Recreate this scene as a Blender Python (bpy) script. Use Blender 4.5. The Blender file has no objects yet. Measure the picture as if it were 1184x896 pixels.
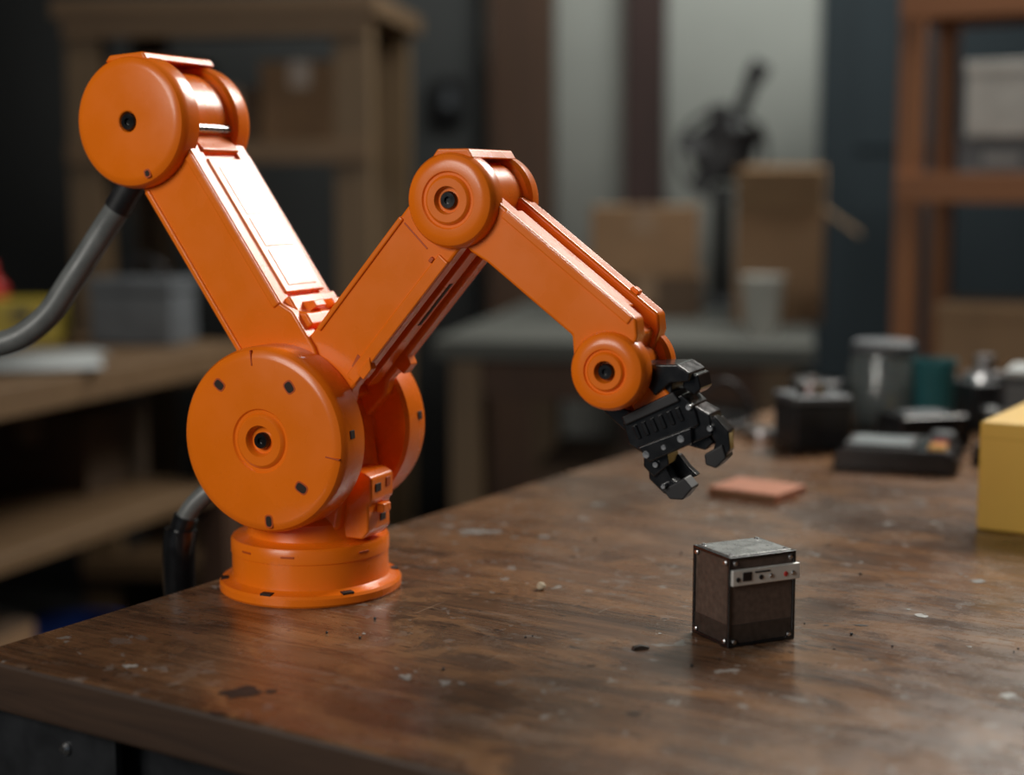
import bpy, bmesh, math, random
from mathutils import Vector, Matrix
random.seed(4)
scene = bpy.context.scene
try:
    scene.view_settings.view_transform = 'Standard'
    scene.view_settings.look = 'None'
except Exception as e:
    print(e)

# ------------------------------------------------------------ materials
def new_mat(name):
    m = bpy.data.materials.new(name); m.use_nodes = True
    nt = m.node_tree
    return m, nt, nt.nodes['Principled BSDF']

def ramp(nt, fac, stops):
    n = nt.nodes.new('ShaderNodeValToRGB')
    cr = n.color_ramp
    while len(cr.elements) < len(stops): cr.elements.new(0.5)
    for e, (p, c) in zip(cr.elements, stops):
        e.position = p; e.color = (c[0], c[1], c[2], 1) if not isinstance(c, (int, float)) else (c, c, c, 1)
    nt.links.new(fac, n.inputs[0]); return n.outputs[0]

def noise(nt, scale=5, detail=3, vec=None, rough=0.5, dist=0.0):
    n = nt.nodes.new('ShaderNodeTexNoise')
    n.inputs['Scale'].default_value = scale; n.inputs['Detail'].default_value = detail
    n.inputs['Roughness'].default_value = rough; n.inputs['Distortion'].default_value = dist
    if vec is not None: nt.links.new(vec, n.inputs['Vector'])
    return n.outputs['Fac']

def coords(nt, scale=(1, 1, 1), loc=(0, 0, 0)):
    tc = nt.nodes.new('ShaderNodeTexCoord'); mp = nt.nodes.new('ShaderNodeMapping')
    mp.inputs['Scale'].default_value = scale; mp.inputs['Location'].default_value = loc
    nt.links.new(tc.outputs['Object'], mp.inputs['Vector']); return mp.outputs[0]

def mix(nt, fac, a, b, mode='MIX'):
    n = nt.nodes.new('ShaderNodeMix'); n.data_type = 'RGBA'; n.blend_type = mode
    for sock, v in ((n.inputs[0], fac), (n.inputs[6], a), (n.inputs[7], b)):
        if isinstance(v, (int, float)): sock.default_value = v
        elif isinstance(v, tuple): sock.default_value = (*v, 1)
        else: nt.links.new(v, sock)
    return n.outputs[2]

def bump(nt, b, h, strength=0.2, dist=0.001):
    n = nt.nodes.new('ShaderNodeBump'); n.inputs['Strength'].default_value = strength
    n.inputs['Distance'].default_value = dist
    nt.links.new(h, n.inputs['Height']); nt.links.new(n.outputs[0], b.inputs['Normal'])

def simple(name, col, rough=0.5, metal=0.0, var=0.15, nscale=20, bmp=0.0, coat=0.0, bscale=300, spec=0.5):
    m, nt, b = new_mat(name)
    v = coords(nt)
    f = noise(nt, nscale, 4, v)
    dk = tuple(c * (1 - var) for c in col); lt = tuple(min(1, c * (1 + var)) for c in col)
    nt.links.new(ramp(nt, f, [(0.3, dk), (0.7, lt)]), b.inputs['Base Color'])
    nt.links.new(ramp(nt, noise(nt, nscale * 2, 3, v), [(0.3, max(0, rough - .06)), (0.7, min(1, rough + .06))]), b.inputs['Roughness'])
    b.inputs['Metallic'].default_value = metal
    b.inputs['Specular IOR Level'].default_value = spec
    b.inputs['Coat Weight'].default_value = coat
    b.inputs['Coat Roughness'].default_value = 0.15
    if bmp: bump(nt, b, noise(nt, bscale, 2, v), bmp, 0.0004)
    return m

ORANGE = simple('orange_plastic', (0.92, 0.190, 0.006), 0.28, 0, 0.04, 15, 0.05, 0.18, 900, 0.42)
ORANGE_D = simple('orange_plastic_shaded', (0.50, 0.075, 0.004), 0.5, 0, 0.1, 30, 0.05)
SLOT = simple('slot_black', (0.02, 0.008, 0.004), 0.7)
BLACK = simple('black_plastic', (0.009, 0.009, 0.010), 0.20, 0, 0.2, 60, 0.05, 0.3)
BLACKM = simple('black_matte', (0.012, 0.012, 0.014), 0.48, 0, 0.3, 30)
STEEL = simple('steel', (0.55, 0.55, 0.56), 0.28, 1.0, 0.1, 80)
STEELD = simple('dark_steel', (0.030, 0.032, 0.036), 0.42, 0.5, 0.3, 25, 0.1)
GREYC = simple('grey_conduit', (0.14, 0.148, 0.145), 0.38, 0, 0.15, 60, 0.1)
CARD = simple('cardboard', (0.24, 0.142, 0.074), 0.85, 0, 0.12, 12)
CARDL = simple('cardboard_light', (0.34, 0.215, 0.118), 0.85, 0, 0.12, 12)
CARDD = simple('cardboard_dark', (0.10, 0.063, 0.038), 0.85, 0, 0.2, 12)
TAPE = simple('parcel_tape', (0.24, 0.155, 0.09), 0.3)
WHITE = simple('white_card', (0.60, 0.59, 0.55), 0.6, 0, 0.1)
CUPM = simple('cup_paper', (0.46, 0.46, 0.42), 0.6, 0, 0.06)
PAPER = simple('paper', (0.34, 0.36, 0.36), 0.7, 0, 0.1)
GREYP = simple('grey_plastic', (0.10, 0.11, 0.12), 0.5, 0, 0.2)
YELLOW = simple('yellow_cardboard', (0.74, 0.46, 0.075), 0.6, 0, 0.06, 10, 0.1)
RUST = simple('terracotta_slab', (0.46, 0.19, 0.11), 0.75, 0, 0.12, 40, 0.3)
RED = simple('red_plastic', (0.4, 0.02, 0.015), 0.4)
BLUE = simple('blue_plastic', (0.01, 0.04, 0.20), 0.4)
TEAL = simple('teal_plastic', (0.03, 0.16, 0.18), 0.35)
STONE = simple('pale_stone', (0.5, 0.42, 0.3), 0.8, 0, 0.2, 200)

def wood(name, dark, light, axis_scale=(3, 40, 40), rough=0.6):
    m, nt, b = new_mat(name)
    v = coords(nt, axis_scale)
    f = noise(nt, 1.0, 8, v, 0.65, 0.6)
    nt.links.new(ramp(nt, f, [(0.25, dark), (0.75, light)]), b.inputs['Base Color'])
    b.inputs['Roughness'].default_value = rough
    bump(nt, b, f, 0.3, 0.001)
    return m
WOODP = wood('pine_board', (0.105, 0.060, 0.028), (0.185, 0.113, 0.056))
WOODP_V = wood('pine_post', (0.105, 0.065, 0.032), (0.18, 0.115, 0.057), (30, 30, 3))
WOODO = wood('stained_board', (0.22, 0.078, 0.026), (0.36, 0.145, 0.048))
WOODO_V = wood('stained_post', (0.22, 0.078, 0.026), (0.36, 0.145, 0.048), (30, 30, 3))
WOODB_V = wood('brown_post', (0.050, 0.025, 0.014), (0.095, 0.046, 0.024), (25, 25, 2), 0.7)
WOODR_V = wood('dark_red_post', (0.025, 0.010, 0.008), (0.05, 0.020, 0.016), (25, 25, 2), 0.6)
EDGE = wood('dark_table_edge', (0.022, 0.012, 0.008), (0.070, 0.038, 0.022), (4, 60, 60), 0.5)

def tabletop():
    m, nt, b = new_mat('worn_table_wood')
    v = coords(nt)
    grain = noise(nt, 1.0, 10, coords(nt, (2.2, 42, 42)), 0.72, 0.9)
    streak = noise(nt, 1.0, 6, coords(nt, (5, 150, 60), (2, 0, 0)), 0.7, 0.4)
    fine = noise(nt, 1.0, 5, coords(nt, (16, 520, 100)), 0.75, 0.2)
    base = ramp(nt, grain, [(0.28, (0.055, 0.028, 0.016)), (0.44, (0.118, 0.060, 0.031)), (0.57, (0.175, 0.091, 0.046)), (0.74, (0.28, 0.155, 0.080))])
    c = mix(nt, 0.75, base, ramp(nt, streak, [(0.34, (0.48, 0.48, 0.48)), (0.64, (1.35, 1.33, 1.3))]), 'MULTIPLY')
    c = mix(nt, 0.6, c, ramp(nt, fine, [(0.34, (0.48, 0.48, 0.48)), (0.64, (1.35, 1.35, 1.35))]), 'MULTIPLY')
    sep = nt.nodes.new('ShaderNodeSeparateXYZ'); nt.links.new(v, sep.inputs[0])
    dv = nt.nodes.new('ShaderNodeMath'); dv.operation = 'DIVIDE'; dv.inputs[1].default_value = 0.155; nt.links.new(sep.outputs['Y'], dv.inputs[0])
    fl = nt.nodes.new('ShaderNodeMath'); fl.operation = 'FLOOR'; nt.links.new(dv.outputs[0], fl.inputs[0])
    wn = nt.nodes.new('ShaderNodeTexWhiteNoise'); wn.noise_dimensions = '1D'; nt.links.new(fl.outputs[0], wn.inputs['W'])
    c = mix(nt, 1.0, c, ramp(nt, wn.outputs['Value'], [(0, (0.80, 0.80, 0.82)), (1, (1.2, 1.15, 1.08))]), 'MULTIPLY')
    big = noise(nt, 4.2, 6, v, 0.65, 0.4)
    c = mix(nt, ramp(nt, big, [(0.48, 0.0), (0.60, 0.45)]), c, (0.062, 0.042, 0.031))
    big2 = noise(nt, 8.5, 7, coords(nt, (1, 2.0, 1), (3, 1, 0)), 0.7, 0.9)
    c = mix(nt, ramp(nt, big2, [(0.49, 0.0), (0.59, 0.55)]), c, (0.30, 0.155, 0.070))
    big3 = noise(nt, 13, 8, coords(nt, (1, 1.5, 1), (8, 3, 0)), 0.75, 0.6)
    c = mix(nt, ramp(nt, big3, [(0.55, 0.0), (0.63, 0.38)]), c, (0.24, 0.185, 0.145))
    fr = nt.nodes.new('ShaderNodeMath'); fr.operation = 'FRACT'; nt.links.new(dv.outputs[0], fr.inputs[0])
    seam = ramp(nt, fr.outputs[0], [(0.0, 0.6), (0.012, 0.0)])
    c = mix(nt, seam, c, (0.014, 0.009, 0.006))
    patch = ramp(nt, noise(nt, 3.1, 2, coords(nt, (1, 1, 1), (7, 2, 0))), [(0.42, 0.0), (0.52, 1.0)])
    chip = ramp(nt, noise(nt, 55, 4, v, 0.55, 0.6), [(0.635, 0.0), (0.65, 0.7)])
    c = mix(nt, mix(nt, 1.0, chip, patch, 'MULTIPLY'), c, (0.34, 0.33, 0.31))
    chip2 = ramp(nt, noise(nt, 24, 6, coords(nt, (1, 1.6, 1), (1, 5, 0)), 0.65, 0.5), [(0.63, 0.0), (0.66, 0.5)])
    c = mix(nt, chip2, c, (0.22, 0.20, 0.185))
    chip3 = ramp(nt, noise(nt, 60, 5, coords(nt, (1, 2.5, 3), (4, 4, 0)), 0.65, 0.3), [(0.62, 0.0), (0.65, 0.8)])
    c = mix(nt, chip3, c, (0.015, 0.010, 0.008))
    scr = ramp(nt, noise(nt, 1.0, 4, coords(nt, (16, 420, 10), (0, 9, 0)), 0.6, 2.0), [(0.64, 0.0), (0.69, 0.6)])
    c = mix(nt, scr, c, (0.32, 0.23, 0.16))
    scr2 = ramp(nt, noise(nt, 1.0, 3, coords(nt, (240, 9, 10), (5, 2, 0)), 0.6, 2.5), [(0.67, 0.0), (0.72, 0.45)])
    c = mix(nt, scr2, c, (0.30, 0.24, 0.19))
    nt.links.new(c, b.inputs['Base Color'])
    r = noise(nt, 6, 8, v, 0.75)
    rr = mix(nt, 0.3, ramp(nt, r, [(0.38, 0.14), (0.62, 0.36)]), ramp(nt, streak, [(0.35, 0.42), (0.65, 0.18)]))
    nt.links.new(rr, b.inputs['Roughness'])
    b.inputs['Specular IOR Level'].default_value = 0.55
    bump(nt, b, mix(nt, 0.5, fine, streak), 0.20, 0.0008)
    return m
TABLE = tabletop()

def walls(name, col, var=0.12):
    m, nt, b = new_mat(name)
    v = coords(nt)
    f = noise(nt, 1.3, 6, v, 0.6)
    nt.links.new(ramp(nt, f, [(0.3, tuple(c * (1 - var) for c in col)), (0.7, tuple(c * (1 + var) for c in col))]), b.inputs['Base Color'])
    b.inputs['Roughness'].default_value = 0.85
    bump(nt, b, noise(nt, 60, 3, v), 0.2, 0.002)
    return m
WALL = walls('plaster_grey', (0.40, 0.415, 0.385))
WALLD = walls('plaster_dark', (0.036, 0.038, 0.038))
SLATE = walls('slate_paint', (0.026, 0.038, 0.046))
FLOORM = walls('concrete_floor', (0.05, 0.047, 0.043), 0.3)
CEILM = walls('ceiling_paint', (0.16, 0.16, 0.16))
BENCHTOP = walls('grey_laminate', (0.080, 0.083, 0.074))

# ------------------------------------------------------------ geometry helpers
def empty(name, loc=(0, 0, 0), rz=0.0):
    e = bpy.data.objects.new(name, None); e.empty_display_size = 0.05
    e.location = loc; e.rotation_euler = (0, 0, rz)
    scene.collection.objects.link(e); return e

def finish(name, bm, mat, parent=None, loc=(0, 0, 0), rot=(0, 0, 0), bevel=0.0, seg=3, sharp=None, smooth=True):
    bmesh.ops.recalc_face_normals(bm, faces=bm.faces)
    me = bpy.data.meshes.new(name); bm.to_mesh(me); bm.free()
    if smooth:
        for p in me.polygons: p.use_smooth = True
    if sharp: me.set_sharp_from_angle(angle=math.radians(sharp))
    me.materials.append(mat)
    o = bpy.data.objects.new(name, me); o.location = loc; o.rotation_euler = rot
    scene.collection.objects.link(o)
    if parent: o.parent = parent
    if bevel:
        md = o.modifiers.new('bevel', 'BEVEL'); md.width = bevel; md.segments = seg
        md.limit_method = 'ANGLE'; md.angle_limit = math.radians(28); md.harden_normals = True
    return o

def box(name, c, s, mat, parent=None, rot=(0, 0, 0), bevel=0.002):
    bm = bmesh.new(); bmesh.ops.create_cube(bm, size=1)
    for v in bm.verts: v.co = Vector((v.co.x * s[0], v.co.y * s[1], v.co.z * s[2]))
    return finish(name, bm, mat, parent, c, rot, bevel, 2)

def prism(name, pts, a0, a1, mat, parent=None, bevel=0.002, seg=3):
    """polygon in x-z, extruded along y"""
    bm = bmesh.new()
    A = [bm.verts.new((p[0], a0, p[1])) for p in pts]; B = [bm.verts.new((p[0], a1, p[1])) for p in pts]
    bm.faces.new(A); bm.faces.new(B[::-1]); n = len(pts)
    for i in range(n): bm.faces.new((A[i], A[(i + 1) % n], B[(i + 1) % n], B[i]))
    return finish(name, bm, mat, parent, bevel=bevel, seg=seg)

def lathe(name, prof, mat, parent=None, loc=(0, 0, 0), rot=(0, 0, 0), n=72, sharp=32):
    bm = bmesh.new(); rings = []
    for r, z in prof:
        if r < 1e-6: rings.append([bm.verts.new((0, 0, z))])
        else: rings.append([bm.verts.new((r * math.cos(2 * math.pi * i / n), r * math.sin(2 * math.pi * i / n), z)) for i in range(n)])
    for a, b in zip(rings, rings[1:]):
        for i in range(n):
            j = (i + 1) % n
            if len(a) == 1 and len(b) == 1: continue
            if len(a) == 1: bm.faces.new((a[0], b[i], b[j]))
            elif len(b) == 1: bm.faces.new((a[i], a[j], b[0]))
            else: bm.faces.new((a[i], a[j], b[j], b[i]))
    return finish(name, bm, mat, parent, loc, rot, 0, sharp=sharp)

FR = (math.radians(90), 0, 0)     # local +z -> -y
BK = (math.radians(-90), 0, 0)    # local +z -> +y

def tube(name, pts, r, mat, parent=None, res=10):
    cu = bpy.data.curves.new(name, 'CURVE'); cu.dimensions = '3D'; cu.bevel_depth = r; cu.bevel_resolution = 6
    cu.use_fill_caps = True; cu.resolution_u = res
    sp = cu.splines.new('BEZIER'); sp.bezier_points.add(len(pts) - 1)
    for bp, p in zip(sp.bezier_points, pts):
        bp.co = p; bp.handle_left_type = bp.handle_right_type = 'AUTO'
    cu.materials.append(mat)
    o = bpy.data.objects.new(name, cu); scene.collection.objects.link(o)
    if parent: o.parent = parent
    return o

# ============================================================ ROBOT ARM
TZ = 0.75
robot = empty('robot_arm', (-0.152, 1.15, TZ), math.radians(-24))
def tolocal(p):
    dx, dy, dz = p[0] + .152, p[1] - 1.15, p[2] - TZ
    c, s = math.cos(math.radians(24)), math.sin(math.radians(24))
    return (dx * c - dy * s, dx * s + dy * c, dz)

lathe('base_flange', [(0, 0), (.0672, 0), (.0682, .0015), (.0682, .0062), (.0668, .0082), (.0610, .0092), (.0590, .0105),
                      (.0585, .013), (.0585, .029), (.0592, .0295), (.0592, .0385), (.0580, .0405), (.050, .0415), (.0475, .043),
                      (.0465, .047), (.0455, .055), (.041, .060), (.038, .066), (0, .066)], ORANGE, robot, n=96)
for i, d in enumerate((-88, -35, 40, 130, 215)):
    an = math.radians(d)
    box('flange_notch_%d' % i, (.0640 * math.cos(an), .0640 * math.sin(an), .0080), (.009, .006, .003), SLOT, robot, (0, 0, an + math.pi / 2), .0005)
for i, d in enumerate((-75, -18, 60, 160, 250)):
    an = math.radians(d)
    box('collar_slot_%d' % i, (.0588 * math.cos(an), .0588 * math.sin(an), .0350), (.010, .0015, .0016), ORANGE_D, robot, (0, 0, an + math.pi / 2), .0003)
prism('shoulder_housing', [(-.038, .05), (.040, .05), (.046, .085), (.040, .13), (.02, .155), (-.02, .155), (-.04, .13)], -.028, .028, ORANGE, robot, .004)
lathe('shoulder_drum', [(0, -.06), (.040, -.06), (.040, .06), (0, .06)], ORANGE, robot, (0, 0, .12), FR)
prism('base_bracket', [(.036, .044), (.056, .044), (.061, .050), (.061, .070), (.064, .073), (.064, .090), (.057, .094), (.040, .094)], -.020, .014, ORANGE, robot, .0025)
box('bracket_hole', (.0642, -.010, .082), (.001, .008, .006), SLOT, robot, bevel=.0004)
box('bracket_hole_2', (.0612, .002, .058), (.001, .008, .005), SLOT, robot, bevel=.0004)
box('bracket_hole_3', (.0642, .005, .084), (.001, .006, .007), ORANGE_D, robot, bevel=.0004)
box('bracket_clip', (.064, -.002, .066), (.007, .012, .007), ORANGE, robot, bevel=.0015)

def rslot(name, x, y, z, lw, lh, depth, tilt, mat):
    """small recess insert with rounded ends in the x-z plane"""
    n = 20; k = 3.2; pts = []
    for i in range(n):
        a = 2 * math.pi * i / n; c, s = math.cos(a), math.sin(a)
        px = math.copysign(abs(c) ** (2 / k), c) * lw / 2; pz = math.copysign(abs(s) ** (2 / k), s) * lh / 2
        pts.append((px, pz))
    o = prism(name, pts, -depth / 2, depth / 2, mat, robot, 0)
    o.data.set_sharp_from_angle(angle=math.radians(40))
    o.location = (x, y, z); o.rotation_euler = (0, -math.radians(tilt), 0); return o

def joint(nm, t, h, R, w, thick, hub, Rb=None, wb=None, slots=(), rim=(), seams=(), bolt=.0055, flat=False):
    Rb = Rb or R; wb = wb or w
    def prof(R):
        if flat:
            head = [(0, -.0035), (hub * .80, -.0035), (hub * .9, -.0005), (hub, 0)]
        else:
            head = [(0, -.0045), (hub * .50, -.0045), (hub * .54, -.001), (hub * .60, .0012), (hub * .92, .0012), (hub, .0002), (hub * 1.06, -.0014),
                    (hub * 1.16, -.0014), (hub * 1.22, 0)]
        return head + [(R - .0085, 0), (R - .0055, -.0006), (R - .0025, -.0024), (R - .0008, -.0050), (R, -.009),
                (R, -thick + .003), (R - .0025, -thick), (0, -thick)]
    lathe(nm + '_disc_front', prof(R), ORANGE, robot, (t, -w, h), FR, n=96, sharp=25)
    lathe(nm + '_disc_back', prof(Rb), ORANGE, robot, (t, wb, h), BK, n=96, sharp=25)
    for sgn, ww, rot in ((-1, w, FR), (1, wb, BK)):
        lathe(nm + '_bolt_%s' % ('f' if sgn < 0 else 'b'), [(0, -.001), (bolt * .35, -.001), (bolt * .4, .001), (bolt * .85, .001), (bolt, -.0005), (bolt, -.006), (0, -.006)],
              BLACK, robot, (t, sgn * (ww - .0010), h), rot, n=32)
    for k, (ang, rr, lw, lh, tilt) in enumerate(slots):
        a = math.radians(ang)
        for sg, ww, RR_ in ((-1, w, R), (1, wb, Rb)):
            x, z = t + rr * RR_ * math.cos(a), h + rr * RR_ * math.sin(a)
            rslot(nm + '_slot_%d%s' % (k, 'fb'[sg > 0]), x, sg * ww, z, lw, lh, .0010, tilt, SLOT)
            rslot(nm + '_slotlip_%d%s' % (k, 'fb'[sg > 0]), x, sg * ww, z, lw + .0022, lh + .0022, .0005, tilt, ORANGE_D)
    for k, ang in enumerate(rim):
        a = math.radians(ang)
        for sg, ww, RR_ in ((-1, w, R), (1, wb, Rb)):
            box(nm + '_rim_slot_%d' % k, (t + RR_ * math.cos(a), sg * (ww - thick * .42), h + RR_ * math.sin(a)), (.0060, .0060, .0012), SLOT, robot, (0, -a - math.pi / 2, 0), .0005)
    for k, ang in enumerate(seams):
        a = math.radians(ang)
        box(nm + '_seam_%d' % k, (t + (R - .0078) * math.cos(a), -w + .0020, h + (R - .0078) * math.sin(a)), (.0010, .0050, .011), ORANGE_D, robot, (0, -a - math.pi / 2, 0), .0002)

J1 = (0, .120); J2 = (-.119, .346); J3 = (.138, .290); J4 = (.250, .1785)
joint('shoulder', *J1, .0672, .0655, .034, .019, slots=[(131, .76, .0076, .0056, -38), (58, .70, .0076, .0060, -55), (-43, .68, .0084, .0058, -30), (-84, .86, .0045, .0075, 5)],
      rim=(6, ), seams=(96, -8), bolt=.006)
joint('upper_joint', *J2, .0487, .050, .024, .0085, Rb=.0455, wb=.047, slots=[(-66, .84, .0036, .0042, 20)], bolt=.0066, flat=True)
joint('elbow_joint', *J3, .0330, .043, .020, .0160, bolt=.0062)
joint('wrist_joint', *J4, .0268, .038, .020, .0125, Rb=.0265, wb=.038, bolt=.0054)

def frame(o, d):
    n = (-d[1], d[0])
    return lambda l, p: (o[0] + d[0] * l + n[0] * p, o[1] + d[1] * l + n[1] * p)
# ---- link 1: upper joint down to shoulder; +p is the right/top side
F = frame(J2, (.563, -.826))
def PR(nm, lp, a0, a1, mat=ORANGE, bevel=.002): return prism(nm, [F(l, p) for l, p in lp], a0, a1, mat, robot, bevel)
PR('rear_link_core', [(.0, -.023), (.19, -.023), (.255, -.015), (.255, .02), (.19, .0235), (.0, .0235)], -.033, .033)
for s, nm in ((-1, 'front'), (1, 'back')):
    a0, a1 = (-.037, -.021) if s < 0 else (.021, .037)
    PR('rear_link_side_' + nm, [(.020, -.026), (.175, -.026), (.20, -.029), (.25, -.022), (.25, .024), (.215, .031), (.185, .031), (.175, .026), (.03, .026)], a0, a1)
    e0, e1 = (-.0385, -.036) if s < 0 else (.036, .0385)
    PR('rear_link_rib_' + nm, [(.045, .019), (.175, .019), (.175, .0255), (.045, .0255)], e0, e1, bevel=.0012)
    PR('rear_link_rib2_' + nm, [(.045, -.0255), (.19, -.0255), (.19, -.021), (.045, -.021)], e0, e1, bevel=.0012)
PR('rear_link_cover_plate', [(.050, .022), (.168, .022), (.168, .0275), (.050, .0275)], -.024, .030, bevel=.0015)
PR('rear_link_panel_a', [(.058, .025), (.100, .025), (.100, .0280), (.058, .0280)], -.016, .023, bevel=.0005)
PR('rear_link_panel_b', [(.103, .025), (.128, .025), (.128, .0280), (.103, .0280)], -.016, .023, bevel=.0005)
PR('rear_link_panel_c', [(.131, .025), (.162, .025), (.162, .0280), (.131, .0280)], -.016, .023, bevel=.0005)
PR('rear_link_step', [(.172, .022), (.200, .022), (.200, .036), (.190, .036), (.186, .031), (.172, .031)], -.030, .034, bevel=.0018)
PR('rear_link_clip', [(.178, .030), (.188, .030), (.188, .040), (.183, .040)], -.018, -.004, bevel=.001)
PR('rear_link_clip_2', [(.178, .030), (.188, .030), (.188, .040), (.183, .040)], .008, .022, bevel=.001)
prism('upper_joint_bridge', [(J2[0] - .022, J2[1] + .0435), (J2[0] - .018, J2[1] + .0485), (J2[0] + .012, J2[1] + .0505), (J2[0] + .016, J2[1] + .045)], -.046, .040, ORANGE, robot, .0015)
lathe('upper_joint_drum', [(0, -.045), (.039, -.045), (.039, .045), (0, .045)], ORANGE, robot, (J2[0], 0, J2[1]), FR, n=64)
tube('upper_joint_rod', [(J2[0] + .038, -.028, J2[1] - .004), (J2[0] + .038, .028, J2[1] - .004)], .0035, STEEL, robot)
prism('upper_joint_saddle', [(J2[0] + .015, J2[1] - .012), (J2[0] + .040, J2[1] - .030), (J2[0] + .048, J2[1] - .020), (J2[0] + .036, J2[1] - .008)], -.024, .024, ORANGE, robot, .002)
# ---- link 2: shoulder up to elbow
F = frame(J3, (-.647, -.762))   # +p is the right/under side
PR('front_link_core', [(.0, -.022), (.205, -.024), (.205, .012), (.0, .010)], -.026, .026)
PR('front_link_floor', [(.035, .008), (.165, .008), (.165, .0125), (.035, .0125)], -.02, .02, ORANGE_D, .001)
for s, nm in ((-1, 'front'), (1, 'back')):
    a0, a1 = (-.033, -.020) if s < 0 else (.020, .033)
    PR('front_link_side_' + nm, [(.022, -.0245), (.135, -.0247), (.20, -.030), (.205, .028), (.165, .030), (.155, .0247), (.020, .0247)], a0, a1, bevel=.0025)
    e0, e1 = (-.0346, -.032) if s < 0 else (.032, .0346)
    PR('front_link_rib_' + nm, [(.035, -.0245), (.140, -.0245), (.140, -.0205), (.035, -.0205)], e0, e1, bevel=.0012)
    PR('front_link_rib2_' + nm, [(.035, .0150), (.150, .0150), (.150, .0245), (.035, .0245)], e0, e1, bevel=.0012)
PR('front_link_bar', [(.03, .010), (.16, .010), (.16, .0215), (.03, .0215)], .000, .0155, bevel=.001)
PR('front_link_bar_slot', [(.06, .0205), (.10, .0205), (.10, .0219), (.06, .0219)], .005, .010, SLOT, .0003)
PR('front_link_clip', [(.128, .022), (.142, .022), (.142, .031), (.132, .031)], .020, .031, bevel=.001)
PR('front_link_clip_2', [(.126, .021), (.142, .021), (.142, .028), (.132, .028)], -.036, -.028, bevel=.001)
PR('front_link_slot', [(.132, .012), (.142, .014), (.142, .017), (.132, .015)], -.0336, -.032, ORANGE_D, .0003)
PR('front_link_slot_2', [(.036, -.019), (.038, .006), (.0392, .006), (.0372, -.019)], -.0334, -.032, ORANGE_D, .0003)
PR('front_link_pin', [(.040, .012), (.044, .012), (.044, .015), (.040, .015)], -.0352, -.032, ORANGE_D, .0006)
prism('elbow_bridge', [(J3[0] - .014, J3[1] + .029), (J3[0] - .010, J3[1] + .0345), (J3[0] + .013, J3[1] + .0345), (J3[0] + .017, J3[1] + .028)], -.038, .034, ORANGE, robot, .0013)
lathe('elbow_drum', [(0, -.04), (.027, -.04), (.027, .04), (0, .04)], ORANGE, robot, (J3[0], 0, J3[1]), FR, n=48)
# ---- link 3: elbow down to wrist
F = frame(J3, (.795, -.607))
PR('forearm_core', [(.0, -.012), (.150, -.012), (.160, -.005), (.155, .008), (.0, .008)], -.024, .024)
for s, nm in ((-1, 'front'), (1, 'back')):
    a0, a1 = (-.031, -.014) if s < 0 else (.014, .031)
    PR('forearm_side_' + nm, [(.012, -.019), (.030, -.021), (.045, -.0190), (.122, -.0188), (.132, -.030), (.152, -.030), (.165, -.010), (.158, .010), (.150, .0185), (.020, .0185)], a0, a1, bevel=.0022)
    e0, e1 = (-.0325, -.030) if s < 0 else (.030, .0325)
    PR('forearm_rib_' + nm, [(.034, .012), (.148, .012), (.148, .018), (.034, .018)], e0, e1, bevel=.001)
PR('forearm_bar', [(.03, .004), (.135, .004), (.135, .0145), (.03, .0145)], -.006, .007, ORANGE, .0015)
PR('forearm_floor', [(.02, .003), (.140, .003), (.140, .009), (.02, .009)], -.016, .016, ORANGE_D, .001)
PR('forearm_pin', [(.122, .012), (.130, .012), (.130, .0215), (.124, .0215)], .016, .024, bevel=.001)
lathe('wrist_drum', [(0, -.03), (.019, -.03), (.019, .03), (0, .03)], ORANGE, robot, (J4[0], 0, J4[1]), FR, n=48)
prism('wrist_tongue', [(.252, .172), (.280, .170), (.290, .160), (.285, .148), (.276, .144), (.262, .150)], -.015, .015, ORANGE, robot, .002)

# ---- gripper
F = frame((.282, .1425), (.42, -.907))    # l down, +p right/up
def G(nm, lp, a0, a1, mat=BLACK, bevel=.0012): return prism('gripper_' + nm, [F(l * .96, p * .96) for l, p in lp], a0 * .95, a1 * .95, mat, robot, bevel)
G('mount_top', [(-.034, .000), (-.042, .008), (-.034, .028), (-.025, .034), (-.020, .031), (-.024, .018), (-.020, .004)], -.018, .020)
G('mount_wedge', [(-.048, .000), (-.044, -.008), (-.030, -.006), (-.026, .012), (-.036, .016)], -.012, .016, BLACK)
G('mount_cheek', [(-.034, -.002), (-.018, -.014), (-.010, .010), (-.024, .018)], -.013, .016, BLACKM)
G('mount_hook', [(-.028, .028), (-.022, .036), (-.012, .034), (-.010, .028), (-.018, .022)], -.010, .018)
G('arm_left', [(-.030, -.034), (-.024, -.038), (-.004, -.028), (-.008, -.018), (-.018, -.020)], -.012, .012)
G('body', [(-.012, -.026), (-.014, .022), (-.004, .027), (.010, .025), (.014, .004), (.012, -.022), (.004, -.028)], -.017, .017)
G('body_plate', [(-.016, -.024), (-.018, .018), (-.010, .020), (-.009, -.024)], -.020, .020, BLACKM)
for i in range(6):
    G('rib_%d' % i, [(-.007, -.020 + i * .0068), (-.007, -.017 + i * .0068), (.003, -.017 + i * .0068), (.003, -.020 + i * .0068)], -.0188, -.016, BLACK, .0006)
G('lower_plate', [(.008, -.022), (.009, .020), (.020, .016), (.021, -.018)], -.0195, .0195)
G('finger_base_l', [(.014, -.022), (.014, -.004), (.028, -.008), (.032, -.022), (.022, -.026)], -.013, .011)
G('finger_l', [(.024, -.024), (.028, -.012), (.038, -.011), (.048, -.003), (.052, -.012), (.045, -.021), (.032, -.027)], -.010, .003)
G('finger_l_back', [(.022, -.020), (.024, -.006), (.035, -.003), (.043, .001), (.043, -.012), (.032, -.021)], .008, .017)
G('finger_tip_l', [(.042, -.020), (.040, -.002), (.049, .001), (.054, -.009), (.050, -.018)], -.012, .005, BLACKM)
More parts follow.
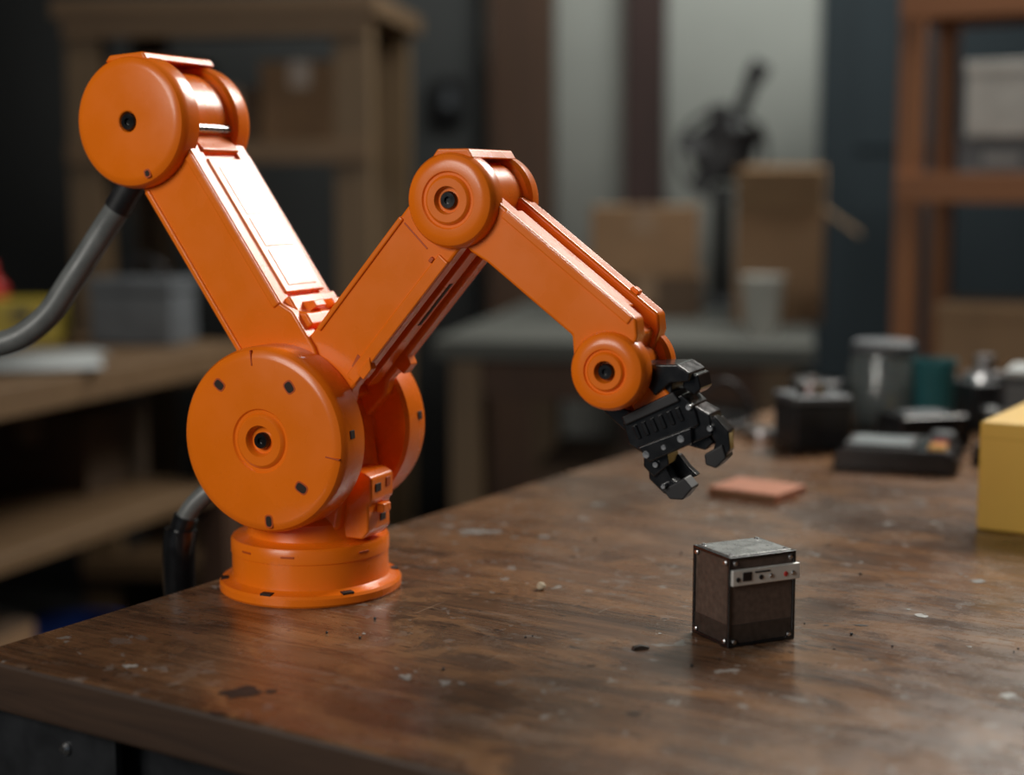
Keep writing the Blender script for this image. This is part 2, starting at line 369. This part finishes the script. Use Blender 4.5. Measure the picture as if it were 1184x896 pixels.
G('finger_base_r', [(.004, .018), (-.004, .026), (.006, .034), (.020, .030), (.020, .014)], -.014, .014)
G('finger_r', [(.012, .027), (.008, .036), (.022, .041), (.034, .037), (.040, .027), (.032, .024), (.025, .029)], -.012, -.001)
G('finger_r_back', [(.012, .027), (.010, .034), (.022, .038), (.031, .033), (.037, .023), (.029, .021), (.022, .027)], .005, .014)
G('finger_tip_r', [(.030, .019), (.028, .034), (.038, .033), (.042, .023), (.037, .017)], -.014, .004, BLACKM)
G('finger_r_link', [(.012, .008), (.012, .024), (.025, .027), (.028, .019), (.020, .008)], -.008, .009, BLACK)
for k, (l, p, r) in enumerate([(.015, -.018, .0026), (.014, .010, .0026), (-.004, .024, .002), (.015, -.004, .0018), (.024, -.016, .002), (.015, .031, .002), (.040, -.017, .0016), (-.030, .008, .0022)]):
    t, h = F(l * .96, p * .96)
    lathe('gripper_screw_%d' % k, [(0, .0), (r * .9, .0), (r, -.0008), (r, -.006), (0, -.006)], STEEL, robot, (t, -.0191 if k < 4 else -.0157, h), FR, n=20)

# ---- conduit and cable
tube('conduit', [tolocal(p) for p in [(-.300, 1.215, 1.040), (-.318, 1.22, 1.016), (-.343, 1.22, .979), (-.372, 1.22, .942), (-.403, 1.22, .926), (-.47, 1.22, .925), (-.56, 1.23, .87), (-.60, 1.25, .60), (-.58, 1.27, .25), (-.56, 1.28, .012)]], .0098, GREYC, robot)
tube('conduit_gland', [tolocal(p) for p in [(-.272, 1.205, 1.075), (-.292, 1.212, 1.052), (-.306, 1.217, 1.032)]], .0112, BLACKM, robot)
tube('base_cable', [tolocal(p) for p in [(-.175, 1.19, .800), (-.220, 1.20, .818), (-.245, 1.20, .806), (-.262, 1.20, .775), (-.262, 1.205, .70), (-.262, 1.24, .4), (-.30, 1.28, .010)]], .0075, GREYC, robot)
tube('base_cable_plug', [tolocal(p) for p in [(-.2605, 1.20, .782), (-.2625, 1.20, .765), (-.263, 1.203, .715)]], .0130, BLACK, robot)
tube('base_cable_boot', [tolocal(p) for p in [(-.256, 1.20, .792), (-.2605, 1.20, .780)]], .0100, BLACK, robot)

# ============================================================ WORK TABLE
RT = math.radians(-32.4)
table = empty('work_table', (-.351, .974, 0), RT)
TL, TD, TT = 1.75, 1.36, .034
bm = bmesh.new(); bmesh.ops.create_cube(bm, size=1)
for v in bm.verts: v.co = Vector(((v.co.x + .5) * TL, (v.co.y + .5) * TD, (v.co.z - .5) * TT))
tt = finish('table_top', bm, TABLE, table, (0, 0, TZ), bevel=.004, seg=4)
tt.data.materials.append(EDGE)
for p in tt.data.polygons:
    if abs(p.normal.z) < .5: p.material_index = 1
box('apron_front', (TL / 2, .045, TZ - TT - .03), (TL - .1, .02, .06), STEELD, table)
box('apron_back', (TL / 2, TD - .035, TZ - TT - .03), (TL - .1, .02, .06), STEELD, table)
box('apron_side', (.035, TD / 2, TZ - TT - .03), (.02, TD - .1, .06), STEELD, table)
box('apron_side_2', (TL - .035, TD / 2, TZ - TT - .03), (.02, TD - .1, .06), STEELD, table)
k = 0
for x in (.055, TL - .055):
    for y in (.060, TD - .055):
        box('leg_%d' % k, (x, y, (TZ - TT) / 2), (.07, .07, TZ - TT), STEELD, table, bevel=.004); k += 1
box('corner_plate', (.062, .016, TZ - TT - .07), (.112, .006, .139), STEELD, table, bevel=.001)
for x, z in ((.075, .018), (.03, .06), (.075, .11)):
    lathe('plate_bolt', [(0, .004), (.0026, .004), (.0042, .002), (.0042, 0), (0, 0)], STEEL, table, (x, .013, TZ - TT - z), FR, n=24)

# flecks of dried paint / stains stuck on the table
def splatter(name, items, mat):
    e = empty(name, (0, 1.0, TZ)); bm = bmesh.new()
    for (x, y, w, d, n) in items:
        for k in range(n):
            px, py = (x, y - 1.0) if k == 0 else (x + random.gauss(0, w * .7), y - 1.0 + random.gauss(0, d * .8))
            s = 1 if k == 0 else random.uniform(.1, .45)
            ring = []
            m_ = 14; ph = random.uniform(0, 6)
            for i in range(m_):
                a = 2 * math.pi * i / m_; q = random.uniform(.45, 1.1) + .15 * math.sin(2 * a + ph)
                ring.append(bm.verts.new((px + math.cos(a) * w * .5 * s * q, py + math.sin(a) * d * .5 * s * q, .00025)))
            c = bm.verts.new((px, py, .00035))
            for i in range(m_): bm.faces.new((c, ring[i], ring[(i + 1) % m_]))
    finish('flecks', bm, mat, e)
FLK = simple('dried_grey_paint', (0.20, 0.19, 0.175), 0.7, 0, 0.3, 150)
FLW = simple('dried_pale_paint', (0.40, 0.40, 0.38), 0.7, 0, 0.3, 150)
DRK = simple('dark_stain', (0.030, 0.024, 0.020), 0.5, 0, 0.3, 150, spec=0.2)
splatter('dried_paint_spots', [(-.024, 1.331, .044, .030, 5), (-.0405, .915, .014, .012, 4), (-.065, .926, .010, .012, 3), (.3556, 1.161, .014, .014, 4), (.08, 1.45, .02, .01, 3)], FLK)
splatter('paint_flecks', [(.2874, 1.064, .013, .010, 3), (.2936, .891, .018, .010, 2), (-.2405, .949, .010, .008, 3), (.10, 1.02, .003, .003, 4), (.22, .94, .003, .003, 4), (-.10, 1.02, .003, .003, 5), (.28, 1.22, .005, .004, 5), (.30, .99, .003, .003, 6)], FLW)
splatter('dark_stain_spots', [(-.1636, .898, .028, .026, 4), (.05, .95, .006, .004, 3), (.24, 1.04, .012, .006, 6), (.05, 1.24, .005, .006, 5), (.07, .86, .010, .010, 5)], DRK)

# ============================================================ SMALL METAL-CORNERED BOX (foreground)
cube = empty('small_electronics_case', (.1551, 1.0166, TZ), math.radians(26))
W, D_, H = .0525, .043, .0605
BROWN = simple('brown_leatherette', (0.095, 0.064, 0.050), 0.5, 0, 0.25, 300, 0.6, 0, 1500)
BROWN2 = simple('dark_bronze', (0.050, 0.038, 0.032), 0.40, 0.2, 0.25, 200, 0.3)
TOPM = simple('brushed_top', (0.36, 0.36, 0.36), 0.28, 0.7, 0.25, 60, 0.10)
box('body', (0, 0, H / 2), (W - .002, D_ - .002, H - .002), BROWN, cube, bevel=.001)
box('lower_band', (0, 0, .0085), (W - .0012, D_ - .0012, .013), BROWN2, cube, bevel=.0006)
box('top_plate', (0, 0, H - .0004), (W - .004, D_ - .004, .0018), TOPM, cube, bevel=.0005)
for sx in (-1, 1):
    for sy in (-1, 1):
        box('edge_post', (sx * (W / 2 - .0008), sy * (D_ / 2 - .0008), H / 2), (.0022, .0022, H), BLACK, cube, bevel=.0006)
        for z in (.004, H - .004):
            lathe('corner_screw', [(0, .0012), (.0012, .0012), (.0018, .0006), (.0018, 0), (0, 0)], STEEL, cube, (sx * (W / 2 - .0045), sy * D_ / 2, z), FR if sy < 0 else BK, n=20)
            lathe('side_screw', [(0, .0012), (.0012, .0012), (.0018, .0006), (.0018, 0), (0, 0)], STEEL, cube, (sx * W / 2, sy * (D_ / 2 - .0045), z), (0, math.radians(90 * sx), 0), n=20)
for z in (.0012, H - .0012):
    for sy in (-1, 1): box('edge_bar', (0, sy * (D_ / 2 - .0008), z), (W, .0022, .0022), BLACK, cube, bevel=.0006)
    for sx in (-1, 1): box('edge_bar', (sx * (W / 2 - .0008), 0, z), (.0022, D_, .0022), BLACK, cube, bevel=.0006)
for sx in (-1, 1):
    for sy in (-1, 1):
        lathe('top_screw', [(0, .001), (.0012, .001), (.0017, .0005), (.0017, 0), (0, 0)], STEEL, cube, (sx * (W / 2 - .005), sy * (D_ / 2 - .005), H + .0003), n=20)
ALU = simple('brushed_aluminium', (0.70, 0.69, 0.65), 0.42, 0.4, 0.1, 80)
box('clasp_strip', (.0015, -D_ / 2 - .0012, H - .0135), (W + .001, .003, .0108), ALU, cube, bevel=.0008)
box('clasp_wrap', (W / 2 + .0008, -D_ / 2 + .005, H - .0135), (.0024, .014, .0108), ALU, cube, bevel=.0008)
box('clasp_window', (-.014, -D_ / 2 - .0029, H - .0130), (.007, .0008, .006), BLACK, cube, bevel=.0003)
box('clasp_groove', (-.002, -D_ / 2 - .0028, H - .0108), (.012, .0006, .0012), BLACKM, cube, bevel=.0002)
for x, m in ((-.021, BLACK), (-.003, BLACK), (.005, STEEL), (.0165, RED), (.0225, STEEL)):
    lathe('clasp_rivet', [(0, .0008), (.0012, .0008), (.0017, .0003), (.0017, 0), (0, 0)], m, cube, (x, -D_ / 2 - .0027, H - .0145), FR, n=16)

# ============================================================ OTHER TABLE OBJECTS
def E(name, x, y, rz, z=TZ): return empty(name, (x, y, z), math.radians(rz))
sl = E('terracotta_tile', .2397, 1.496, -36)
box('slab', (0, 0, .0046), (.074, .064, .0092), RUST, sl, bevel=.0012)
box('slab_edge_strip', (0, -.0315, .0046), (.070, .0022, .006), CARD, sl, bevel=.0004)

yb = E('yellow_carton', .4078, 1.342, -32.4)
box('carton', (.11, .13, .048), (.22, .26, .096), YELLOW, yb, bevel=.0025)
box('carton_lid_seam', (.11, .13, .082), (.2208, .2608, .0008), simple('seam_tan', (.55, .34, .05), .7), yb, bevel=.0002)

md = E('digital_multimeter', .418, 1.655, -20)
prism('meter_body', [(-.062, 0), (.062, 0), (.065, .006), (.062, .020), (.052, .026), (-.052, .026), (-.062, .020), (-.065, .006)], -.05, .05, BLACK, md, .003)
box('meter_bezel', (-.018, -.004, .0262), (.072, .068, .003), BLACKM, md, bevel=.001)
box('meter_screen', (-.018, -.004, .0272), (.06, .055, .003), simple('lcd_grey', (.34, .38, .39), .2), md, (0, 0, 0), .001)
box('meter_button', (.042, -.03, .027), (.018, .020, .005), simple('button_amber', (.6, .30, .03), .4), md, bevel=.001)
box('meter_button_2', (.042, -.004, .027), (.016, .014, .004), RED, md, bevel=.001)
lathe('meter_dial', [(0, .008), (.011, .008), (.013, .006), (.013, 0), (0, 0)], GREYP, md, (.042, .034, .026), n=24)

mt = E('stepper_motor', .3436, 1.765, 12)
box('motor_body', (0, 0, .028), (.068, .066, .056), STEELD, mt, bevel=.004)
box('motor_cap', (0, 0, .060), (.070, .068, .009), GREYP, mt, bevel=.003)
box('motor_foot', (0, 0, .004), (.072, .070, .008), BLACK, mt, bevel=.002)
lathe('motor_pulley', [(0, .02), (.006, .02), (.006, .014), (.017, .013), (.018, .0), (0, 0)], STEEL, mt, (0, 0, .0645), n=32)

jar = E('screw_jar', .463, 1.93, 0)
GL, nt, b = new_mat('jar_glass'); b.inputs['Base Color'].default_value = (.45, .52, .52, 1); b.inputs['Roughness'].default_value = .15; b.inputs['Transmission Weight'].default_value = .7
lathe('jar_wall', [(0, 0), (.038, 0), (.041, .004), (.041, .080), (.036, .088), (.036, .096), (.034, .096), (.034, .087), (.038, .079), (.038, .006), (0, .006)], GL, jar, n=40)
lathe('jar_contents', [(0, .007), (.0365, .007), (.0365, .05), (.02, .056), (0, .055)], GREYP, jar, n=32)
lathe('jar_lid', [(0, .108), (.036, .108), (.039, .105), (.039, .092), (0, .092)], GREYP, jar, n=40)
tc = E('teal_cup', .520, 1.90, 0)
lathe('cup_wall', [(0, 0), (.022, 0), (.026, .085), (.0275, .088), (.025, .088), (.021, .004), (0, .004)], TEAL, tc, n=36)

pb = E('power_adapter', .478, 1.79, 15)
prism('adapter_shell', [(-.045, 0), (.045, 0), (.048, .01), (.042, .038), (-.042, .038), (-.048, .01)], -.03, .03, BLACK, pb, .004)
box('adapter_label', (0, 0, .0385), (.05, .035, .001), GREYP, pb, bevel=.0003)
ps = E('soldering_station', .630, 1.80, -25)
box('station_case', (0, 0, .043), (.11, .10, .076), BLACKM, ps, bevel=.006)
box('station_panel', (0, -.0505, .045), (.09, .003, .055), GREYP, ps, bevel=.001)
box('station_top', (0, 0, .0845), (.10, .09, .009), PAPER, ps, bevel=.003)
for x in (-.04, .04):
    for y in (-.035, .035): lathe('station_foot', [(0, 0), (.007, 0), (.007, .006), (0, .006)], BLACKM, ps, (x, y, 0), n=16)
lathe('station_knob', [(0, .012), (.010, .012), (.012, .009), (.012, 0), (0, 0)], STEEL, ps, (.022, -.052, .045), FR, n=24)
hs = E('handheld_scanner', .548, 1.67, 30)
prism('scanner_body', [(-.05, 0), (.02, 0), (.045, .012), (.05, .03), (.03, .036), (-.045, .022)], -.02, .02, STEELD, hs, .004)
box('scanner_window', (.015, 0, .032), (.028, .03, .006), TEAL, hs, (0, -.3, 0), .001)
cl = E('camera_lens', .375, 1.90, 0)
lathe('lens_barrel', [(0, 0), (.030, 0), (.032, .003), (.032, .018), (.030, .020), (.030, .040), (.033, .043), (.033, .062), (.030, .064), (.027, .060), (0, .056)], BLACKM, cl, n=40)
lathe('lens_ring', [(.0302, .026), (.0325, .027), (.0325, .034), (.0302, .035)], GREYP, cl, n=40)
gb = E('gearbox', .590, 1.93, 20)
box('gearbox_case', (0, 0, .03), (.08, .07, .06), STEELD, gb, bevel=.005)
lathe('gearbox_hub', [(0, .03), (.012, .03), (.012, .01), (.026, .008), (.028, 0), (0, 0)], STEEL, gb, (0, 0, .06), n=32)
lathe('gearbox_shaft', [(0, .03), (.006, .03), (.006, 0), (0, 0)], STEEL, gb, (0, -.035, .03), FR, n=24)
rl = E('relay_module', .565, 1.775, -10)
box('relay_case', (0, 0, .022), (.045, .05, .044), BLACK, rl, bevel=.003)
for x in (-.012, 0, .012): box('relay_terminal', (x, -.026, .012), (.008, .004, .012), STEEL, rl, bevel=.0006)
box('relay_label', (0, 0, .0445), (.03, .03, .001), PAPER, rl, bevel=.0002)
bk = E('ball_bearing', .300, 1.83, 0)
lathe('bearing_outer', [(.016, 0), (.022, 0), (.0225, .001), (.0225, .012), (.022, .013), (.016, .013), (.016, 0)], STEEL, bk, n=36)
lathe('bearing_inner', [(.007, 0), (.012, 0), (.012, .013), (.007, .013), (.007, 0)], STEEL, bk, n=36)
lathe('bearing_shield', [(.0118, .004), (.0162, .004), (.0162, .009), (.0118, .009), (.0118, .004)], BLACKM, bk, n=36)

cw = E('coiled_test_lead', .225, 1.88, 0)
pts = []
for i in range(36):
    a = i / 36 * 2 * math.pi * 2.6
    rr = .040 + .005 * math.sin(i * .9)
    pts.append((.015 + rr * 1.2 * math.cos(a), rr * math.sin(a), .0035 + .0035 * (i / 10) + .006 * max(0, math.sin(a * .5))))
tube('lead', pts, .003, BLACKM, cw)
lathe('lead_plug', [(0, 0), (.013, 0), (.015, .004), (.014, .030), (.006, .036), (0, .036)], STEEL, cw, (-.062, -.01, .0155), (0, math.radians(90), 0), n=24)
tube('arched_lead', [(-.01, .03, .004), (.01, .025, .045), (.035, .02, .062), (.06, .02, .045), (.075, .015, .004)], .003, BLACKM, cw)

gr = empty('pebble', (.0218, 1.135, TZ))
bm = bmesh.new(); bmesh.ops.create_icosphere(bm, subdivisions=2, radius=.0036)
for v in bm.verts: v.co *= random.uniform(.85, 1.12); v.co.z *= .85
finish('pebble_stone', bm, STONE, gr, (0, 0, .0028))
sc = empty('wood_splinter', (.0838, .985, TZ), .3)
prism('splinter_chip', [(-.006, 0), (.005, 0), (.006, .0015), (.0, .003), (-.005, .002)], -.002, .0018, BROWN2, sc, .0003)
cr = E('table_crumbs', .055, 1.13, 0)
bm = bmesh.new()
for i in range(34):
    x, y = random.uniform(-.2, .45), random.uniform(-.25, .25); r = random.uniform(.0005, .0013)
    bmesh.ops.create_icosphere(bm, subdivisions=1, radius=r, matrix=Matrix.Translation((x, y, r * .8)))
finish('crumbs', bm, STEELD, cr)

# ============================================================ ROOM
RR = math.radians(-10)
def RW(rx, ry): return (rx * .985 + ry * .174, -rx * .174 + ry * .985)
def rbox(name, rx, ry, z, s, mat, bevel=.004):
    x, y = RW(rx, ry); return box(name, (x, y, z), s, mat, None, (0, 0, RR), bevel)
rbox('floor', 0, 1.2, -.05, (7, 7.2, .1), FLOORM, 0)
rbox('ceiling', 0, 1.2, 2.95, (7, 7.2, .1), CEILM, 0)
rbox('wall_back', 0, 4.66, 1.45, (7, .12, 2.9), WALL, 0)
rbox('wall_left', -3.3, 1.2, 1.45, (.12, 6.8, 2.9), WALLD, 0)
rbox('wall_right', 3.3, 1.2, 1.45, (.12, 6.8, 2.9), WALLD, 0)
rbox('wall_back_unlit', -2.07, 4.57, 1.45, (2.34, .06, 2.9), WALLD, 0)  # slab over the back wall; dark colour stands in for its unlit stretch
door = empty('door_1', (*RW(.590, 4.575), 0), RR)
box('door_leaf', (0, 0, 1.25), (1.02, .045, 2.5), SLATE, door, bevel=.004)
box('door_panel', (0, -.026, 1.7), (.82, .012, 1.1), SLATE, door, bevel=.004)
box('door_panel_2', (0, -.026, .6), (.82, .012, .8), SLATE, door, bevel=.004)
rbox('trim_1', -.772, 4.54, 1.45, (.18, .11, 2.9), WOODB_V)
rbox('trim_2', -.415, 4.56, 1.45, (.115, .08, 2.9), WOODR_V)
rbox('baseboard_back', -.2, 4.585, .06, (.6, .02, .12), WALLD)
sw = empty('wall_switch_box', (*RW(-.985, 4.525), 1.30), RR)
box('switch_plate', (0, 0, 0), (.09, .03, .12), BLACKM, sw, bevel=.004)
box('switch_rocker', (0, -.018, 0), (.03, .012, .05), GREYP, sw, bevel=.002)

def carton(name, x, y, z, w, d, h, rz, mat=CARD, flaps=True, top=CARDL, parent=None):
    e = empty(name, (x, y, z), math.radians(rz))
    if parent: e.parent = parent
    t = .005
    box('side_front', (0, -d / 2 + t / 2, h / 2), (w, t, h), mat, e, bevel=.001)
    box('side_back', (0, d / 2 - t / 2, h / 2), (w, t, h), mat, e, bevel=.001)
    box('side_l', (-w / 2 + t / 2, 0, h / 2), (t, d - 2 * t, h), mat, e, bevel=.001)
    box('side_r', (w / 2 - t / 2, 0, h / 2), (t, d - 2 * t, h), mat, e, bevel=.001)
    box('bottom', (0, 0, t / 2), (w - 2 * t, d - 2 * t, t), mat, e, bevel=.001)
    if flaps:
        fl = d * .40
        def flap(nm, edge, ang, axis, ln, wid):
            bm = bmesh.new(); bmesh.ops.create_cube(bm, size=1)
            for v in bm.verts: v.co = Vector((v.co.x * wid, v.co.y * .004, (v.co.z + .5) * ln))
            R_ = Matrix.Rotation(axis, 4, 'Z') @ Matrix.Rotation(ang, 4, 'X')
            for v in bm.verts: v.co = R_ @ v.co + Vector(edge)
            finish(nm, bm, top, e, bevel=.0008)
        flap('flap_near', (0, -d / 2 + .002, h - .002), math.radians(30), 0, fl, w * .98)
        flap('flap_far', (0, d / 2 - .002, h - .002), math.radians(12), math.pi, fl, w * .98)
        flap('flap_left', (-w / 2 + .002, 0, h - .002), math.radians(-30), -math.pi / 2, fl * .9, d * .96)
        flap('flap_right', (w / 2 - .002, 0, h - .002), math.radians(125), math.pi / 2, fl, d * .96)
    else:
        box('lid', (0, 0, h - .002), (w, d, .005), top, e, bevel=.001)
        box('tape', (0, 0, h + .001), (.05, d + .001, .0012), TAPE, e, bevel=.0002)
        box('tape_front', (0, -d / 2 - .0004, h - .03), (.05, .001, .06), TAPE, e, bevel=.0002)
    return e

# ---- centre bench
cb = empty('side_workbench', (.56, 2.92, 0), math.radians(-11))
box('bench_top', (-.36, .53, .73), (.74, 1.06, .04), BENCHTOP, cb, bevel=.004)
box('bench_apron', (-.36, .05, .67), (.66, .03, .08), WOODB_V, cb)
for i, (x, y) in enumerate([(-.67, .06), (-.06, .06), (-.67, 1.0), (-.06, 1.0)]):
    box('bench_leg_%d' % i, (x, y, .355), (.065, .065, .71), WOODP_V, cb)
box('bench_shelf', (-.36, .53, .22), (.60, .94, .03), WOODB_V, cb)
cc = carton('stored_parts_box', -.40, .45, .236, .34, .4, .22, 0, CARDD, False, CARDD, cb)
carton('storage_carton', .318, 3.64, .75, .25, .24, .095, -8, CARDD, False, CARD)
carton('shipping_carton', .312, 3.63, .8465, .24, .22, .155, -8, CARD, False, CARDL)
ob = carton('open_carton', .608, 3.53, .75, .19, .25, .25, -12, CARD, True, CARDL)
cup = empty('paper_cup', (.505, 3.14, .75))
lathe('cup_wall', [(0, 0), (.032, 0), (.033, .002), (.044, .115), (.046, .118), (.044, .120), (.041, .115), (.030, .004), (0, .004)], CUPM, cup, n=40)
dl = empty('desk_fan', (.520, 3.88, .75), math.radians(-10))
lathe('fan_base', [(0, 0), (.085, 0), (.088, .008), (.06, .022), (.02, .03), (0, .03)], BLACKM, dl, n=40)
tube('fan_stem', [(0, 0, .02), (0, .005, .15), (0, .005, .30)], .022, BLACKM, dl)
lathe('fan_motor', [(0, .05), (.055, .048), (.078, .03), (.080, 0), (.06, -.03), (0, -.035)], BLACKM, dl, (0, 0, .385), FR, n=32)
for k in range(5):
    a = k * 2 * math.pi / 5 + .4
    box('fan_blade_%d' % k, (.070 * math.cos(a), -.055, .385 + .070 * math.sin(a)), (.08, .004, .055), BLACKM, dl, (.35, -a, 0), .002)
tube('fan_guard', [(.105 * math.cos(a * math.pi / 8), -.055, .375 + .105 * math.sin(a * math.pi / 8)) for a in range(17)], .006, BLACKM, dl)
tube('fan_handle', [(.02, 0, .42), (.045, 0, .49), (.075, 0, .57)], .018, BLACKM, dl)
box('fan_grip', (.08, 0, .575), (.05, .03, .05), BLACKM, dl, (0, .5, 0), .006)

# ---- left bench
lb = empty('timber_workbench', (-.50, 3.0, 0), math.radians(-20.7))
box('bench_top', (-.36, -.85, .725), (.72, 1.7, .05), WOODP, lb, bevel=.004)
box('lower_shelf', (-.36, -.85, .465), (.64, 1.6, .03), WOODP, lb, bevel=.004)
box('bottom_shelf', (-.36, -.85, .12), (.64, 1.6, .03), WOODB_V, lb, bevel=.004)
for i, (x, y) in enumerate([(-.68, -.05), (-.05, -.05), (-.68, -1.65), (-.05, -1.65)]):
    box('bench_leg_%d' % i, (x, y, .35), (.06, .06, .70), WOODB_V, lb)
def onlb(lx, ly, z):
    c, s = math.cos(math.radians(-20.7)), math.sin(math.radians(-20.7))
    return (-.50 + lx * c - ly * s, 3.0 + lx * s + ly * c, z)
pp = empty('paper_sheets', onlb(-.20, -.45, .75), math.radians(-8))
for i in range(4): box('sheet_%d' % i, (i * .015, -i * .01, .001 + i * .0022), (.21, .297, .0018), PAPER, pp, (0, 0, i * .15), 0)
tb = empty('tool_case', onlb(-.18, -.10, .75), math.radians(-12))
box('case_body', (0, 0, .05), (.17, .12, .10), GREYP, tb, bevel=.008); box('case_lid', (0, 0, .113), (.175, .125, .026), GREYP, tb, bevel=.006)
tube('case_handle', [(-.04, 0, .122), (-.035, 0, .15), (.035, 0, .15), (.04, 0, .122)], .006, BLACKM, tb)
yt = empty('yellow_drill_case', onlb(-.39, -.18, .75), math.radians(5))
prism('case_shell', [(-.07, 0), (.07, 0), (.075, .01), (.07, .085), (-.07, .085), (-.075, .01)], -.04, .04, simple('safety_yellow', (.36, .27, .02), .5), yt, .006)
box('case_latch', (0, -.042, .06), (.03, .008, .02), BLACKM, yt)
rt = empty('red_glue_bottle', onlb(-.52, -.12, .75)); lathe('bottle', [(0, 0), (.03, 0), (.032, .01), (.032, .10), (.012, .125), (.010, .15), (0, .155)], RED, rt, n=28)
wb = empty('white_spray_bottle', onlb(-.52, -.30, .75)); lathe('bottle', [(0, 0), (.028, 0), (.03, .01), (.03, .17), (.012, .19), (.012, .21), (0, .215)], WHITE, wb, n=28)
c_ = carton('stored_parts_box', -.34, -.15, .4805, .24, .22, .15, 4, CARDD, False, CARDD, lb)
carton('scrap_carton', -.26, -.75, .136, .34, .36, .20, 3, CARD, False, CARDD, lb)
bb = empty('stored_blue_tub', (-.18, -.35, .136), 0); bb.parent = lb
lathe('tub', [(0, 0), (.08, 0), (.10, .12), (.106, .125), (.098, .125), (.078, .006), (0, .006)], BLUE, bb, n=36)
bt = empty('stored_blue_bottle', (-.13, -.72, .4805), 0); bt.parent = lb
lathe('bottle', [(0, 0), (.026, 0), (.028, .01), (.028, .07), (.010, .09), (.010, .105), (0, .108)], BLUE, bt, n=28)

# ---- left rack
lr = empty('pine_storage_rack', (-1.03, 3.66, 0), math.radians(-8))
RWD, RDP = .72, .46
for i, (x, y) in enumerate([(.04, .03), (RWD - .045, .03), (.04, RDP - .03), (RWD - .045, RDP - .03)]):
    box('post_%d' % i, (x, y, .715), (.085, .055, 1.43), WOODP_V, lr)
for i, z in enumerate((.15, .62, 1.13)):
    box('shelf_%d' % i, (RWD / 2, RDP / 2, z), (RWD - .17, RDP, .028), WOODP, lr)
    box('shelf_edge_%d' % i, (RWD / 2, -.005, z - .005), (RWD, .02, .05), WOODP, lr)
box('shelf_top', (RWD / 2, RDP / 2, 1.45), (RWD + .04, RDP + .06, .045), WOODP, lr)
box('top_rail', (RWD / 2, -.01, 1.41), (RWD, .02, .05), WOODP, lr)
for n_, x, w, h, m in (('rack_carton', .53, .19, .19, CARD), ('rack_carton', .36, .13, .13, CARDD), ('rack_carton', .18, .15, .2, CARDD)):
    c = carton(n_, 0, 0, 0, w, .22, h, 0, m, False, m); c.location = (-1.03 + x * .99 + .2 * .139, 3.66 - x * .139 + .2 * .99, 1.145)
    c.rotation_euler = (0, 0, math.radians(-8))

# ---- right rack
RO = (.730, 2.985)
rrk = empty('stained_storage_rack', (*RO, 0), math.radians(-25))
for i, (x, y) in enumerate([(.02, .02), (.93, .02), (.02, .40), (.93, .40)]):
    box('post_%d' % i, (x, y, .86), (.042, .042, 1.72), WOODO_V, rrk)
ZS = (.15, .635, 1.05, 1.39)
for i, z in enumerate(ZS):
    box('shelf_%d' % i, (.475, .21, z), (.95, .36, .03), WOODO, rrk)
    box('shelf_edge_%d' % i, (.475, -.004, z - .005), (.95, .018, .055), WOODO, rrk)
def onrr(lx, ly, z):
    c, s = math.cos(math.radians(-25)), math.sin(math.radians(-25))
    return (RO[0] + lx * c - ly * s, RO[1] + lx * s + ly * c, z)
for (nm, lx, ly, z, w, d, h, m) in (('grey_storage_box', .18, .15, 1.0655, .17, .2, .075, GREYP), ('white_storage_box', .190, .13, 1.1410, .15, .18, .14, WHITE),
                                    ('grey_storage_box', .41, .20, 1.0655, .18, .22, .18, PAPER), ('parts_carton', .175, .13, .6505, .20, .2, .175, CARDL), ('parts_carton', .42, .17, .6505, .2, .2, .12, CARDD)):
    x, y, zz = onrr(lx, ly, z)
    e = empty(nm, (x, y, zz), math.radians(-25 + random.uniform(-4, 4)))
    box('tub', (0, 0, h * .43), (w * .96, d * .96, h * .86), m, e, bevel=.004)
    box('lid', (0, 0, h * .92), (w, d, h * .16), m, e, bevel=.004)
    if m not in (CARDL, WHITE): box('label', (0, -d * .482, h * .45), (w * .4, .002, h * .3), PAPER, e, bevel=.0003)

# ============================================================ LIGHTS
def area(name, loc, target, size, energy, col):
    l = bpy.data.lights.new(name, 'AREA'); l.shape = 'RECTANGLE'; l.size = size[0]; l.size_y = size[1]; l.energy = energy; l.color = col
    o = bpy.data.objects.new(name, l); o.location = loc
    d = Vector(target) - Vector(loc); o.rotation_euler = d.to_track_quat('-Z', 'Y').to_euler()
    scene.collection.objects.link(o); return o
area('ceiling_softlight', (1.25, 2.6, 2.45), (0.0, 1.15, .9), (1.0, .8), 60, (1.0, .955, .88))
area('camera_left_fill', (-1.5, -.6, 1.8), (-.1, 1.1, .9), (1.1, 1.0), 30, (1.0, .96, .89))  # added fill from camera left for the arm's front faces; no window there
area('back_wall_fill', (.7, 3.5, 2.75), (.4, 4.5, 1.2), (.9, .5), 25, (.97, 1.0, .95))  # added light that brightens the back wall; no fixture there
w = bpy.data.worlds.new('world'); scene.world = w; w.use_nodes = True
w.node_tree.nodes['Background'].inputs[0].default_value = (.5, .6, .7, 1)
w.node_tree.nodes['Background'].inputs[1].default_value = .12

# ============================================================ CAMERA
cam = bpy.data.cameras.new('camera'); co = bpy.data.objects.new('camera', cam); scene.collection.objects.link(co)
cam.sensor_width = 36; cam.lens = 1800 / 1184 * 36
co.location = (0, 0, 1.05); co.rotation_euler = (math.radians(90 - 7.4), 0, 0)
cam.dof.use_dof = True; cam.dof.focus_distance = 1.08; cam.dof.aperture_fstop = 2.5
cam.clip_start = .02
scene.camera = co
